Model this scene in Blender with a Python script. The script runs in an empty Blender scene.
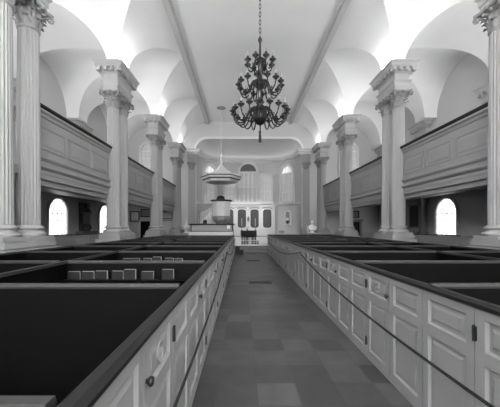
import bpy, bmesh, math, random
from mathutils import Vector, Matrix
random.seed(7)
PI = math.pi
S = bpy.context.scene
COL = S.collection
XC = 0.555                      # centre line of the nave; the camera stands at x = 0
ORD = ['first', 'second', 'third', 'fourth', 'fifth', 'sixth', 'seventh', 'eighth', 'ninth', 'tenth', 'eleventh', 'twelfth']

# ------------------------------------------------------------------ materials
def node_mat(name):
    m = bpy.data.materials.new(name); m.use_nodes = True
    return m, m.node_tree.nodes, m.node_tree.links, m.node_tree.nodes['Principled BSDF']

def paint(name, v, rough=0.5, var=0.06, scale=3.0, bump=0.0, spec=0.4, metal=0.0):
    m, N, L, b = node_mat(name)
    tc = N.new('ShaderNodeTexCoord')
    no = N.new('ShaderNodeTexNoise'); no.inputs['Scale'].default_value = scale; no.inputs['Detail'].default_value = 4
    L.new(tc.outputs['Object'], no.inputs['Vector'])
    r = N.new('ShaderNodeValToRGB')
    a, c = v * (1 - var), v * (1 + var)
    r.color_ramp.elements[0].position = .3; r.color_ramp.elements[1].position = .7
    r.color_ramp.elements[0].color = (a, a, a, 1); r.color_ramp.elements[1].color = (c, c, c, 1)
    L.new(no.outputs['Fac'], r.inputs['Fac']); L.new(r.outputs['Color'], b.inputs['Base Color'])
    b.inputs['Roughness'].default_value = rough
    b.inputs['Specular IOR Level'].default_value = spec
    b.inputs['Metallic'].default_value = metal
    if bump:
        bp = N.new('ShaderNodeBump'); bp.inputs['Strength'].default_value = bump; bp.inputs['Distance'].default_value = .01
        L.new(no.outputs['Fac'], bp.inputs['Height']); L.new(bp.outputs['Normal'], b.inputs['Normal'])
    return m

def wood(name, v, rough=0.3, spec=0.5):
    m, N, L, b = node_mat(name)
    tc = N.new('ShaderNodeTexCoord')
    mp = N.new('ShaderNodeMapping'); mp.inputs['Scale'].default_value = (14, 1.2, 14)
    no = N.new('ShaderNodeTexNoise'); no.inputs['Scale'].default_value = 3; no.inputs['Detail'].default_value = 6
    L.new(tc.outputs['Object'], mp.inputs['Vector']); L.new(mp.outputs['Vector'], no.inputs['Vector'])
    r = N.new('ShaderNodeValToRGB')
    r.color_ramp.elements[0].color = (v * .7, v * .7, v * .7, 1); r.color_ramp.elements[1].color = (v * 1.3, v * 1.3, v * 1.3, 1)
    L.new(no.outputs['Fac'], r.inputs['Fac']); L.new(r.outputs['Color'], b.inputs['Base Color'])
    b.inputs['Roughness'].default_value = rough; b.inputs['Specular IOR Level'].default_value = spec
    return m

def stone_tiles(name):
    m, N, L, b = node_mat(name)
    tc = N.new('ShaderNodeTexCoord')
    mp = N.new('ShaderNodeMapping'); mp.inputs['Location'].default_value = (0.27, 0.1, 0)
    br = N.new('ShaderNodeTexBrick'); br.offset = 0.0; br.squash = 1.0
    for k, v in (('Scale', 1.0), ('Mortar Size', .006), ('Mortar Smooth', .3), ('Bias', -.1), ('Brick Width', .42), ('Row Height', .42)):
        br.inputs[k].default_value = v
    br.inputs['Color1'].default_value = (.036, .036, .036, 1); br.inputs['Color2'].default_value = (.088, .088, .088, 1)
    br.inputs['Mortar'].default_value = (.042, .042, .042, 1)
    L.new(tc.outputs['Object'], mp.inputs['Vector']); L.new(mp.outputs['Vector'], br.inputs['Vector'])
    no = N.new('ShaderNodeTexNoise'); no.inputs['Scale'].default_value = 5; no.inputs['Detail'].default_value = 6
    L.new(tc.outputs['Object'], no.inputs['Vector'])
    r = N.new('ShaderNodeValToRGB'); r.color_ramp.elements[0].color = (.6, .6, .6, 1); r.color_ramp.elements[1].color = (1.35, 1.35, 1.35, 1)
    L.new(no.outputs['Fac'], r.inputs['Fac'])
    mx = N.new('ShaderNodeMix'); mx.data_type = 'RGBA'; mx.blend_type = 'MULTIPLY'; mx.inputs[0].default_value = 1
    L.new(br.outputs['Color'], mx.inputs[6]); L.new(r.outputs['Color'], mx.inputs[7]); L.new(mx.outputs[2], b.inputs['Base Color'])
    b.inputs['Roughness'].default_value = .42
    return m

def daylight(name, strength, base=.8):
    """A window pane the daylight comes through."""
    m, N, L, b = node_mat(name)
    b.inputs['Base Color'].default_value = (base, base, base, 1)
    b.inputs['Emission Color'].default_value = (1, 1, 1, 1)
    b.inputs['Emission Strength'].default_value = strength
    b.inputs['Roughness'].default_value = .4
    return m

M = dict(
    ceiling=paint('ceiling_plaster', .84, .8, .015, .8, spec=.1),
    wall=paint('wall_plaster', .52, .8, .02, .8, spec=.1),
    lowwall=paint('aisle_wall_paint', .62, .8, .03, .8, spec=.1),
    white=paint('white_paint', .66, .45, .03, 2),
    column=paint('column_paint', .32, .5, .03, 2),
    gallery=paint('gallery_paint', .28, .5, .03, 2),
    entab=paint('entablature_paint', .41, .5, .03, 2),
    leaf=paint('capital_paint', .26, .6, .10, 9, .1),
    beam=paint('beam_paint', .50, .6, .03, 2),
    pew=paint('pew_paint', .255, .42, .05, 4),
    palepew=paint('wall_pew_paint', .36, .5, .05, 4),
    tile=stone_tiles('stone_floor'),
    carpet=paint('chancel_carpet', .2, .95, .08, 60),
    darkcarpet=paint('dark_chancel_carpet', .06, .95, .1, 60),
    mahogany=wood('mahogany_rail', .012, .42, .22),
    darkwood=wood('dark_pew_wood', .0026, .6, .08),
    railwood=wood('partition_rail_wood', .03, .55, .25),
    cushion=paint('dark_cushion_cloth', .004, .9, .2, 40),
    bronze=paint('dark_bronze', .010, .35, .2, 8, spec=.5),
    candle=paint('candle_wax', .34, .5, .03, 5),
    black=paint('black_paint', .008, .6, .2, 8),
    iron=paint('black_iron', .015, .45, .2, 12),
    brass=paint('old_brass', .12, .35, .1, 9, metal=.6),
    rope=paint('dark_rope', .012, .9, .3, 60),
    tablet=paint('dark_tablet', .055, .5, .12, 12),
    slab=paint('grey_marble', .26, .4, .15, 6),
    darkmarble=paint('dark_marble', .10, .35, .3, 6),
    marble=paint('white_marble', .80, .4, .04, 5),
    paper=paint('page_paper', .22, .8, .05, 30),
    cover=paint('hymnal_cover', .005, .6, .2, 20),
    cloth=paint('altar_cloth', .03, .9, .2, 20),
    palecloth=paint('pale_cloth', .62, .9, .05, 20),
    grille=paint('iron_grille', .02, .5, .2, 20),
    shade=paint('lunette_shade', .16, .9, .08, 6),
    dim=paint('curtain_grey', .38, .9, .08, 6),
    pane_side=daylight('upper_window_daylight', 2.8),
    pane_low=daylight('lower_window_daylight', .75, .5),
    pane_apse=daylight('curtained_window_daylight', .05, .38),
    pane_glint=daylight('lunette_glint_glow', .15),  # glint in the corner window heads, put in as extra pane glow
    pane_mid=daylight('shuttered_window_grey', .03, .38),
    pane_west=daylight('west_window_daylight', 12.5),
)

# ------------------------------------------------------------------ mesh builder
class MB:
    def __init__(s): s.v = []; s.f = []; s.sm = []
    def add(s, verts, faces, smooth=False):
        o = len(s.v); s.v += [tuple(p) for p in verts]
        s.f += [tuple(i + o for i in f) for f in faces]; s.sm += [smooth] * len(faces); return s
    def box(s, x0, x1, y0, y1, z0, z1):
        x0, x1 = sorted((x0, x1)); y0, y1 = sorted((y0, y1)); z0, z1 = sorted((z0, z1))
        return s.add([(x0, y0, z0), (x1, y0, z0), (x1, y1, z0), (x0, y1, z0), (x0, y0, z1), (x1, y0, z1), (x1, y1, z1), (x0, y1, z1)],
                     [(0, 3, 2, 1), (4, 5, 6, 7), (0, 1, 5, 4), (1, 2, 6, 5), (2, 3, 7, 6), (3, 0, 4, 7)])
    def frustum(s, b, t):
        """two matching rings of points"""
        n = len(b)
        return s.add(list(b) + list(t), [tuple(range(n))[::-1], tuple(range(n, 2 * n))] + [(i, (i + 1) % n, n + (i + 1) % n, n + i) for i in range(n)])
    def lathe(s, prof, n=24, c=(0, 0, 0), smooth=True, rot=0, fl=None):
        vs = []; k = len(prof)
        for i in range(n):
            a = 2 * PI * i / n + rot
            for j, (r, z) in enumerate(prof):
                q = fl(a, j) if fl else 1
                vs.append((c[0] + r * q * math.cos(a), c[1] + r * q * math.sin(a), c[2] + z))
        fs = []
        for i in range(n):
            for j in range(k - 1):
                a = i * k + j; b = ((i + 1) % n) * k + j
                fs.append((a, b, b + 1, a + 1))
        s.add(vs, fs, smooth)
        if prof[0][0] > 1e-4: s.add([vs[i * k] for i in range(n)], [tuple(range(n))[::-1]])
        if prof[-1][0] > 1e-4: s.add([vs[i * k + k - 1] for i in range(n)], [tuple(range(n))])
        return s
    def tube(s, pts, r, n=6, smooth=True):
        pts = [Vector(p) for p in pts]; rings = []
        rr = r if isinstance(r, (list, tuple)) else [r] * len(pts)
        for i, p in enumerate(pts):
            t = (pts[min(i + 1, len(pts) - 1)] - pts[max(i - 1, 0)]).normalized()
            up = Vector((0, 0, 1)) if abs(t.z) < .9 else Vector((1, 0, 0))
            a = t.cross(up).normalized(); b = t.cross(a).normalized()
            rings.append([p + (a * math.cos(2 * PI * k / n) + b * math.sin(2 * PI * k / n)) * rr[i] for k in range(n)])
        vs = [q for ring in rings for q in ring]; fs = []
        for i in range(len(pts) - 1):
            for k in range(n):
                fs.append((i * n + k, i * n + (k + 1) % n, (i + 1) * n + (k + 1) % n, (i + 1) * n + k))
        s.add(vs, fs, smooth)
        s.add(rings[0], [tuple(range(n))]); s.add(rings[-1], [tuple(range(n))[::-1]])
        return s
    def prism(s, poly, axis, a, b):
        """extrude a 2-D polygon along an axis ('x': poly is (y,z); 'y': poly is (x,z); 'z': poly is (x,y))"""
        def P(u, v, w): return {'x': (w, u, v), 'y': (u, w, v), 'z': (u, v, w)}[axis]
        return s.frustum([P(u, v, a) for u, v in poly], [P(u, v, b) for u, v in poly])
    def sphere(s, c, r, n=16, m=10, sc=(1, 1, 1)):
        pr = [(max(1e-5, math.sin(PI * j / m)) , -math.cos(PI * j / m)) for j in range(m + 1)]
        t = MB().lathe(pr, n)
        return s.add([(c[0] + x * r * sc[0], c[1] + y * r * sc[1], c[2] + z * r * sc[2]) for x, y, z in t.v], t.f, True)
    def sweep(s, path, prof, closed=False):
        """prof: (offset to the left of travel, z); path: plan points"""
        n = len(path); k = len(prof); vs = []
        for i, p in enumerate(path):
            p = Vector(p)
            a = Vector(path[i - 1]) if (i > 0 or closed) else None
            b = Vector(path[(i + 1) % n]) if (i < n - 1 or closed) else None
            d1 = (p - a).normalized() if a is not None else (b - p).normalized()
            d2 = (b - p).normalized() if b is not None else d1
            n1 = Vector((-d1.y, d1.x)); n2 = Vector((-d2.y, d2.x)); m = (n1 + n2)
            m = m / max(.35, m.dot(n1)) if m.length > 1e-6 else n1
            for o, z in prof: vs.append((p.x + m.x * o, p.y + m.y * o, z))
        fs = []
        for i in range(n if closed else n - 1):
            for j in range(k):
                a = i * k + j; b = ((i + 1) % n) * k + j; c = ((i + 1) % n) * k + (j + 1) % k; d = i * k + (j + 1) % k
                fs.append((a, b, c, d))
        s.add(vs, fs)
        if not closed: s.add(vs[:k], [tuple(range(k))]); s.add(vs[-k:], [tuple(range(k))[::-1]])
        return s
    def xf(s, mat):
        s.v = [tuple(mat @ Vector(p)) for p in s.v]; return s
    def merge(s, o):
        return s.add(o.v, []) and s._m(o)
    def _m(s, o):
        off = len(s.v) - len(o.v)
        s.f += [tuple(i + off for i in f) for f in o.f]; s.sm += o.sm; return s
    def build(s, name, mat, parent=None, normals=True, loc=None):
        me = bpy.data.meshes.new(name); me.from_pydata(s.v, [], s.f); me.update()
        me.polygons.foreach_set('use_smooth', s.sm)
        if normals:
            bm = bmesh.new(); bm.from_mesh(me); bmesh.ops.recalc_face_normals(bm, faces=bm.faces[:]); bm.to_mesh(me); bm.free()
        me.materials.append(mat)
        o = bpy.data.objects.new(name, me); COL.objects.link(o)
        if loc: o.location = loc
        if parent: attach(o, parent)
        return o

KIDS = {}
def attach(o, p):
    o.parent = p; KIDS.setdefault(p.name, []).append(o)
def tag(o, label, cat, group=None, kind=None):
    o['label'] = label; o['category'] = cat
    if group: o['group'] = group
    if kind: o['kind'] = kind
    return o
def thing(name, loc, label, cat, group=None, rz=0, kind=None):
    o = bpy.data.objects.new(name, None); COL.objects.link(o); o.location = loc; o.rotation_euler = (0, 0, rz)
    o.empty_display_size = .2
    return tag(o, label, cat, group, kind)
def structure(o):
    o['kind'] = 'structure'; return o
def dup(o, parent=None):
    c = o.copy(); COL.objects.link(c)
    if parent is not None: attach(c, parent)
    for k in KIDS.get(o.name, []): dup(k, c)
    return c
def place(o, loc, label, rz=None):
    o.location = loc; o['label'] = label
    if rz is not None: o.rotation_euler = (0, 0, rz)
    return o
def X(s, ax): return XC + s * ax
UPLIGHT = 15
SIDE = {-1: 'left', 1: 'right'}

# ------------------------------------------------------------------ room sizes
Y0, YE = -6.0, 26.0                 # rear wall and chancel arch wall
CX, WX = 5.94, 11.3                 # column line and outer wall, from the centre line
BAY = 5.85
PIERS = [12.95 + BAY * k for k in (-1, 0, 1, 2)]
BAYS = [12.95 + BAY * (k + .5) for k in (-4, -3, -2, -1, 0, 1)]
ZS, ZT = 8.35, 10.75                # vault springing and flat ceiling
AW, AD, AN = 4.55, 3.6, 2.6         # apse half width, depth, roundness

# ------------------------------------------------------------------ floor, walls
structure(MB().box(XC - WX, XC + WX, Y0, YE + 5, -.2, 0).build('floor', M['tile']))
structure(MB().box(XC - 5.28, XC + 5.28, 19.75, 20.6, 0, .14).box(XC - 5.28, XC + 5.28, 20.6, 22.12, 0, .28).build('floor_chancel_step', M['carpet']))
structure(MB().box(XC - 5.28, XC + 5.28, 22.12, YE + 4.5, 0, .28).build('floor_chancel', M['darkcarpet']))
for s in (-1, 1):
    structure(MB().box(X(s, WX), X(s, WX + .3), Y0 - .3, YE + .3, -.2, 3.6).build('wall_%s_lower' % SIDE[s], M['lowwall']))
    structure(MB().box(X(s, WX), X(s, WX + .3), Y0 - .3, YE + .3, 3.6, 11.3).build('wall_%s' % SIDE[s], M['wall']))
structure(MB().box(XC - WX - .3, XC + WX + .3, Y0 - .3, Y0, -.2, 11.3).build('wall_rear', M['wall']))

def za(x):                           # chancel arch, above the springing
    a = abs(x)
    if a <= 3.5: return .92
    return .92 * math.sqrt(max(0, 1 - ((a - 3.5) / (AW - 3.5)) ** 2))
def depth(x): return AD * max(0, 1 - (abs(x) / AW) ** AN) ** (1 / AN)
xs = [AW * math.sin(-PI / 2 + PI * i / 64) for i in range(65)]

# end wall: a lower grey part behind each aisle, the white rest, and the wall over the chancel arch
for s in (-1, 1):
    structure(MB().box(X(s, 5.95), X(s, WX), YE, YE + .3, 0, 3.6).build('wall_end_lower_%s' % SIDE[s], M['lowwall']))
wm = MB()
for s in (-1, 1):
    wm.box(X(s, 5.95), X(s, WX + .3), YE, YE + .3, 3.6, 11.3)
    wm.box(X(s, AW), X(s, 5.95), YE, YE + .3, 0, 11.3)
for a, b in zip(xs[:-1], xs[1:]):
    wm.frustum([(XC + a, YE, ZS + za(a)), (XC + b, YE, ZS + za(b)), (XC + b, YE, 11.3), (XC + a, YE, 11.3)],
               [(XC + a, YE + .3, ZS + za(a)), (XC + b, YE + .3, ZS + za(b)), (XC + b, YE + .3, 11.3), (XC + a, YE + .3, 11.3)])
structure(wm.build('wall_front', M['wall']))

# apse wall and its low half dome
ap = MB(); th = [PI * i / 72 for i in range(73)]
def plan(t, w=AW, d=AD):
    c, q = math.cos(t), math.sin(t)
    return (-w * math.copysign(abs(c) ** (2 / AN), c), d * abs(q) ** (2 / AN))
pts = [plan(t) for t in th]
vs = []; fs = []
for (x, y) in pts: vs += [(XC + x, YE + y, 0), (XC + x, YE + y, ZS)]
for i in range(72): fs.append((2 * i, 2 * i + 2, 2 * i + 3, 2 * i + 1))
ap.add(vs, fs, True)
structure(ap.build('wall_apse', M['wall'], normals=False))
ad = MB(); vs = []; K = 16
for (x, y) in pts:
    for j in range(K + 1):
        e = PI / 2 * j / K
        vs.append((XC + x, YE + y * math.cos(e), ZS + za(x) * math.sin(e)))
fs = [(i * (K + 1) + j, (i + 1) * (K + 1) + j, (i + 1) * (K + 1) + j + 1, i * (K + 1) + j + 1) for i in range(72) for j in range(K)]
ad.add(vs, fs, True)
structure(ad.build('ceiling_apse', M['ceiling'], normals=False))

# ------------------------------------------------------------------ vaulted ceiling (nave cove, aisle barrels, cross barrels, meeting in groins)
C0, C1, A0, A1, BH = 3.57, 5.72, 6.16, 10.55, 2.43
def zlong(x):
    a = abs(x)
    if a <= C0: return ZT
    if a < C1: return ZS + (ZT - ZS) * math.sqrt(max(0, 1 - ((a - C0) / (C1 - C0)) ** 2))
    if A0 < a < A1: return ZS + 2.0 * math.sqrt(max(0, 1 - ((a - (A0 + A1) / 2) / ((A1 - A0) / 2)) ** 2))
    return ZS
def zcross(y):
    for b in BAYS:
        if abs(y - b) < BH: return ZS + (ZT - ZS) * math.sqrt(max(0, 1 - ((y - b) / BH) ** 2))
    return ZS
hx = [0, 1.8]
hx += [C0 + (C1 - C0) * math.sin(PI / 2 * i / 18) for i in range(19)]
hx += [(A0 + A1) / 2 - (A1 - A0) / 2 * math.cos(PI * i / 28) for i in range(29)] + [WX + .05]
hx = sorted(set([round(v, 5) for v in hx] + [round(-v, 5) for v in hx]))
hy = [Y0, YE + .05]
for b in BAYS: hy += [b - BH * math.cos(PI * i / 32) for i in range(33)]
hy = sorted(set(round(v, 5) for v in hy if Y0 <= v <= YE + .05))
cm = MB(); key = {}
def vid(surf, x, y, z):
    k = (surf, round(x, 4), round(y, 4))
    if k not in key: key[k] = len(cm.v); cm.v.append((XC + x, y, z))
    return key[k]
for i in range(len(hx) - 1):
    for j in range(len(hy) - 1):
        tri = [(hx[i], hy[j]), (hx[i + 1], hy[j]), (hx[i + 1], hy[j + 1]), (hx[i], hy[j + 1])]
        val = [(zlong(x), zcross(y)) for x, y in tri]
        for surf in (0, 1):
            out = []
            for k in range(4):
                (p, q), (p2, q2) = tri[k], tri[(k + 1) % 4]
                f = (val[k][0] - val[k][1]) * (1 if surf == 0 else -1) + (1e-7 if surf == 0 else -1e-7)
                k2 = (k + 1) % 4
                f2 = (val[k2][0] - val[k2][1]) * (1 if surf == 0 else -1) + (1e-7 if surf == 0 else -1e-7)
                if f >= 0: out.append((p, q, val[k][surf]))
                if (f >= 0) != (f2 >= 0):
                    t = f / (f - f2)
                    out.append((p + (p2 - p) * t, q + (q2 - q) * t, val[k][surf] + (val[k2][surf] - val[k][surf]) * t))
            ids = []
            for (x, y, z) in out:
                v = vid(surf, x, y, z)
                if v not in ids: ids.append(v)
            if len(ids) >= 3: cm.f.append(tuple(ids)); cm.sm.append(True)
structure(cm.build('ceiling', M['ceiling'], normals=False))
for i, s in enumerate((-1, 1)):
    t = MB().box(X(s, C0 - .12), X(s, C0 + .10), Y0, YE, ZT - .20, ZT + .05).box(X(s, C0 - .18), X(s, C0 + .02), Y0, YE, ZT - .10, ZT + .05)
    t.box(X(s, C0 + .06), X(s, C0 + .17), Y0, YE, ZT - .13, ZT + .02)
    structure(t.build('trim_%d' % (i + 1), M['beam']))

# ------------------------------------------------------------------ column piers
def classical_base(mb, y, z0, r=.27):
    mb.box(-r * 1.45, r * 1.45, y - r * 1.45, y + r * 1.45, z0, z0 + .09)
    pr = [(r * 1.36, .09), (r * 1.45, .12), (r * 1.45, .16), (r * 1.36, .185), (r * 1.12, .20), (r * 1.08, .235), (r * 1.12, .265),
          (r * 1.26, .275), (r * 1.28, .30), (r * 1.22, .325), (r * 1.08, .335), (r * 1.06, .36)]
    mb.lathe(pr, 32, (0, y, z0))
def fluted_shaft(y, z0, z1, rb=.262, rt=.23):
    n = 20 * 8; prof = []
    for k in range(9):
        t = k / 8; prof.append((rb - (rb - rt) * t ** 1.6, z0 + (z1 - z0) * t))
    def fl(a, j):
        u = (a * 20 / (2 * PI)) % 1
        w = abs(u - .5) * 2
        return 1.0 if w > .72 else 1 - .11 * math.sqrt(1 - (w / .72) ** 2)
    return MB().lathe(prof, n, (0, y, 0), True, 0, fl)
def corinthian(y, z0, r=.23, h=.65, half=.43):
    m = MB()
    m.lathe([(r * 1.02, 0), (r * 1.12, .02), (r * 1.12, .05), (r * 1.0, .07), (r * 1.02, h * .5), (r * 1.12, h * .75), (r * 1.4, h * .88)], 24, (0, y, z0))
    def leaf(a, zb, hh, w, r0):
        pf = [(r0, 0), (r0 + .02, hh * .35), (r0 + .035, hh * .7), (r0 + .075, hh * .95), (r0 + .125, hh), (r0 + .145, hh * .86)]
        ws = [.75, 1, 1, .95, .75, .35]
        ca, sa = math.cos(a), math.sin(a); vs = []
        for (rr, zz), ww in zip(pf, ws):
            for k, (t, o) in enumerate(((-1, -.012), (-.5, .012), (0, .026), (.5, .012), (1, -.012))):
                R = rr + o; T = t * w * ww * .5
                vs.append((R * ca - T * sa, y + R * sa + T * ca, z0 + zb + zz))
        fs = [(i * 5 + k, i * 5 + k + 1, i * 5 + k + 6, i * 5 + k + 5) for i in range(5) for k in range(4)]
        m.add(vs, fs, True)
    for k in range(8): leaf(2 * PI * (k + .5) / 8, .06, .20, .15, r * 1.0)
    for k in range(8): leaf(2 * PI * k / 8, .16, .28, .16, r * 1.02)
    for k in range(4):                      # corner volutes and their stalks
        a = PI / 4 + PI / 2 * k; ca, sa = math.cos(a), math.sin(a)
        c = Vector((ca * half * 1.10, y + sa * half * 1.10, z0 + h * .78))
        m.tube([(ca * r * 1.15, y + sa * r * 1.15, z0 + h * .42), (ca * (r + .09), y + sa * (r + .09), z0 + h * .68), (ca * half * 1.02, y + sa * half * 1.02, z0 + h * .86)], .03, 6)
        pts = []
        for q in range(15):
            e = q / 14 * 3.2 * PI; rr = .085 * (1 - q / 19)
            pts.append((c.x + ca * rr * math.sin(e), c.y + sa * rr * math.sin(e), c.z + rr * math.cos(e)))
        m.tube(pts, .026, 6)
        b = PI / 2 * k                      # middle flower and inner scrolls
        m.sphere((math.cos(b) * half * .82, y + math.sin(b) * half * .82, z0 + h * .93), .06, 10, 6)
        for dd in (-.32, .32):
            m.sphere((math.cos(b + dd) * half * .82, y + math.sin(b + dd) * half * .82, z0 + h * .76), .045, 8, 6)
    ring = []                               # abacus with hollowed sides
    for k in range(4):
        a = PI / 4 + PI / 2 * k
        p, q = Vector((math.cos(a), math.sin(a))) * half * 1.414 * .98, Vector((math.cos(a + PI / 2), math.sin(a + PI / 2))) * half * 1.414 * .98
        for t in (0.06, .25, .5, .75, .94):
            w = p.lerp(q, t); mid = (p + q).normalized()
            ring.append(w - mid * .085 * (1 - (2 * t - 1) ** 2))
    m.frustum([(v.x * .94, y + v.y * .94, z0 + h * .88) for v in ring], [(v.x, y + v.y, z0 + h * .93) for v in ring])
    m.frustum([(v.x, y + v.y, z0 + h * .93) for v in ring], [(v.x, y + v.y, z0 + h) for v in ring])
    return m
def block_layers(hw, hl, parts):
    m = MB()
    for z0, z1, o0, o1 in parts:
        b = [(-hw - o0, -hl - o0, z0), (hw + o0, -hl - o0, z0), (hw + o0, hl + o0, z0), (-hw - o0, hl + o0, z0)]
        t = [(-hw - o1, -hl - o1, z1), (hw + o1, -hl - o1, z1), (hw + o1, hl + o1, z1), (-hw - o1, hl + o1, z1)]
        m.frustum(b, t)
    return m
ENT = [(7.25, 7.41, 0, 0), (7.41, 7.56, .025, .025), (7.56, 7.64, .04, .09), (7.64, 7.92, 0, 0), (7.92, 7.98, .02, .07), (7.98, 8.12, .09, .09), (8.12, 8.18, .20, .22), (8.18, 8.26, .235, .235), (8.26, 8.342, .24, .31)]
def modillions(hw, hl, sides='nsew', z0=7.98, z1=8.12, o=.09, L=.12, w=.115, step=.24):
    m = MB()
    nx = max(1, round(2 * (hw + o) / step)); ny = max(1, round(2 * (hl + o) / step))
    for i in range(nx + 1):
        c = -(hw + o) + 2 * (hw + o) * i / nx
        if 's' in sides: m.box(c - w / 2, c + w / 2, -hl - o - L, -hl - o + .01, z0, z1)
        if 'n' in sides: m.box(c - w / 2, c + w / 2, hl + o - .01, hl + o + L, z0, z1)
    for i in range(ny + 1):
        c = -(hl + o) + 2 * (hl + o) * i / ny
        if 'w' in sides: m.box(-hw - o - L, -hw - o + .01, c - w / 2, c + w / 2, z0, z1)
        if 'e' in sides: m.box(hw + o - .01, hw + o + L, c - w / 2, c + w / 2, z0, z1)
    return m

pier = thing('column_pier', (0, 0, 0), 'x', 'columns', 'paired Corinthian columns along the nave', kind='thing')
MB().box(-.46, .46, -.87, .87, 0, 1.06).box(-.51, .51, -.92, .92, 1.06, 1.19).box(-.38, .38, -.80, .80, 1.19, 1.215).box(-.44, .44, -.86, .86, 1.215, 1.345).box(-.38, .38, -.80, .80, 1.345, 1.37).build('pedestal', M['column'], pier)
for y in (-.45, .45):
    sh = fluted_shaft(y, 1.72, 6.62).build('column_shaft', M['column'], pier)
    b = MB(); classical_base(b, y, 1.37); b.build('column_base', M['column'], sh)
    corinthian(y, 6.60).build('capital', M['leaf'], sh)
block_layers(.29, .74, ENT).merge(modillions(.29, .74)).build('entablature', M['entab'], pier)
n = 0
PN = ['nearest the camera, mostly beyond the view', 'tall in the front of the view', 'halfway down the nave', 'beside the chancel, farthest from the camera']
for s in (-1, 1):
    for k, y in enumerate(PIERS):
        o = pier if n == 0 else dup(pier); n += 1
        place(o, (X(s, CX), y, 0), 'pair of white Corinthian columns, %s row, %s' % (SIDE[s], PN[k]))

# pilasters and entablature blocks on the outer walls, above the galleries
wp = thing('wall_entablature', (0, 0, 0), 'x', 'entablature', 'entablature blocks on the outer walls', kind='thing')
e = block_layers(.24, .66, ENT).merge(modillions(.24, .66, 'nsw'))
e.v = [(min(x, 0), y, z) for x, y, z in e.v]
e.build('entablature_block', M['entab'], wp)
for y in (-.45, .45):
    MB().box(-.20, 0, y - .24, y + .24, 3.74, 6.6).build('pilaster_shaft', M['column'], wp)
    MB().box(-.24, 0, y - .30, y + .30, 6.6, 6.68).frustum([(-.21, y - .26, 6.68), (0, y - .26, 6.68), (0, y + .26, 6.68), (-.21, y + .26, 6.68)], [(-.30, y - .4, 7.2), (0, y - .4, 7.2), (0, y + .4, 7.2), (-.30, y + .4, 7.2)]).box(-.32, 0, y - .42, y + .42, 7.2, 7.25).build('pilaster_capital', M['leaf'], wp)
WPN = ['behind the nearest column pair', 'seen over the rail beside the tall front columns', 'opposite the middle column pair', 'in the far corner over the gallery']
n = 0
for s in (-1, 1):
    for k, y in enumerate(PIERS[:-1] + [PIERS[-1]]):
        o = wp if n == 0 else dup(wp); n += 1
        place(o, (X(s, WX - .004), y + .85 if k < 3 else YE - 1.0, 0), 'white cornice block on the %s wall, %s' % (SIDE[s], WPN[k]), 0 if s > 0 else PI)

# ------------------------------------------------------------------ galleries
for s in (-1, 1):
    # raked floor, from the parapet up to the wall
    g = MB().prism([(X(s, 6.02), 3.0), (X(s, WX), 3.55), (X(s, WX), 3.72), (X(s, 6.02), 3.2)], 'y', Y0, YE)
    structure(g.build('floor_gallery_%s' % SIDE[s], M['gallery']))
    structure(MB().box(X(s, 6.12), X(s, 6.42), Y0, YE, 2.84, 3.12).build('trim_%d' % (3 if s < 0 else 4), M['gallery']))
    ends = [(-4.0, PIERS[0] - .72)] + [(PIERS[k] + .72, PIERS[k + 1] - .72) for k in range(3)]
    GN = ['in the bay nearest the camera', 'ending at the tall front columns', 'between the front and middle column pairs', 'between the middle and far column pairs']
    for k, (ya, yb) in enumerate(ends):
        t = thing('gallery_parapet', (X(s, 6.0), ya, 0), 'panelled white gallery front with dark rail, %s side, %s' % (SIDE[s], GN[k]), 'gallery front', 'gallery fronts', kind='thing')
        L = yb - ya; f = -s                     # f: towards the nave
        MB().box(0, -f * .12, 0, L, 3.14, 4.78).build('parapet_wall', M['gallery'], t)
        # dark rail with rounded edge
        poly = [(f * .10, 4.86), (f * .14, 4.89), (f * .14, 4.95), (f * .10, 4.98), (-f * .16, 4.98), (-f * .16, 4.86)]
        MB().prism(poly, 'y', 0, L).build('hand_rail', M['mahogany'], t)
        m = MB().prism([(0, 4.66), (f * .03, 4.68), (f * .05, 4.76), (f * .10, 4.80), (f * .10, 4.86), (-f * .1, 4.86), (-f * .1, 4.66)], 'y', 0, L)
        m.build('upper_moulding', M['gallery'], t)
        m = MB().prism([(0, 3.48), (f * .03, 3.50), (f * .07, 3.55), (f * .07, 3.60), (f * .02, 3.62), (-f * .05, 3.62), (-f * .05, 3.48)], 'y', 0, L)
        m.prism([(0, 3.24), (f * .03, 3.26), (f * .09, 3.31), (f * .09, 3.36), (f * .03, 3.39), (-f * .05, 3.39), (-f * .05, 3.24)], 'y', 0, L)
        m.build('lower_moulding', M['gallery'], t)
        npan = max(2, round(L / 1.55)); w = L / npan
        for i in range(npan):
            a, b = i * w + .09, (i + 1) * w - .09
            # raised frame round a sunk field
            m = MB()
            for q0, q1, z0, z1 in ((a, b, 4.40, 4.44), (a, b, 3.80, 3.84), (a, a + .04, 3.84, 4.40), (b - .04, b, 3.84, 4.40)):
                m.box(0, f * .022, q0, q1, z0, z1)
            m.frustum([(0, a + .10, 3.90), (0, b - .10, 3.90), (0, b - .10, 4.34), (0, a + .10, 4.34)], [(f * .012, a + .14, 3.94), (f * .012, b - .14, 3.94), (f * .012, b - .14, 4.30), (f * .012, a + .14, 4.30)])
            m.build('panel', M['gallery'], t)

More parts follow.
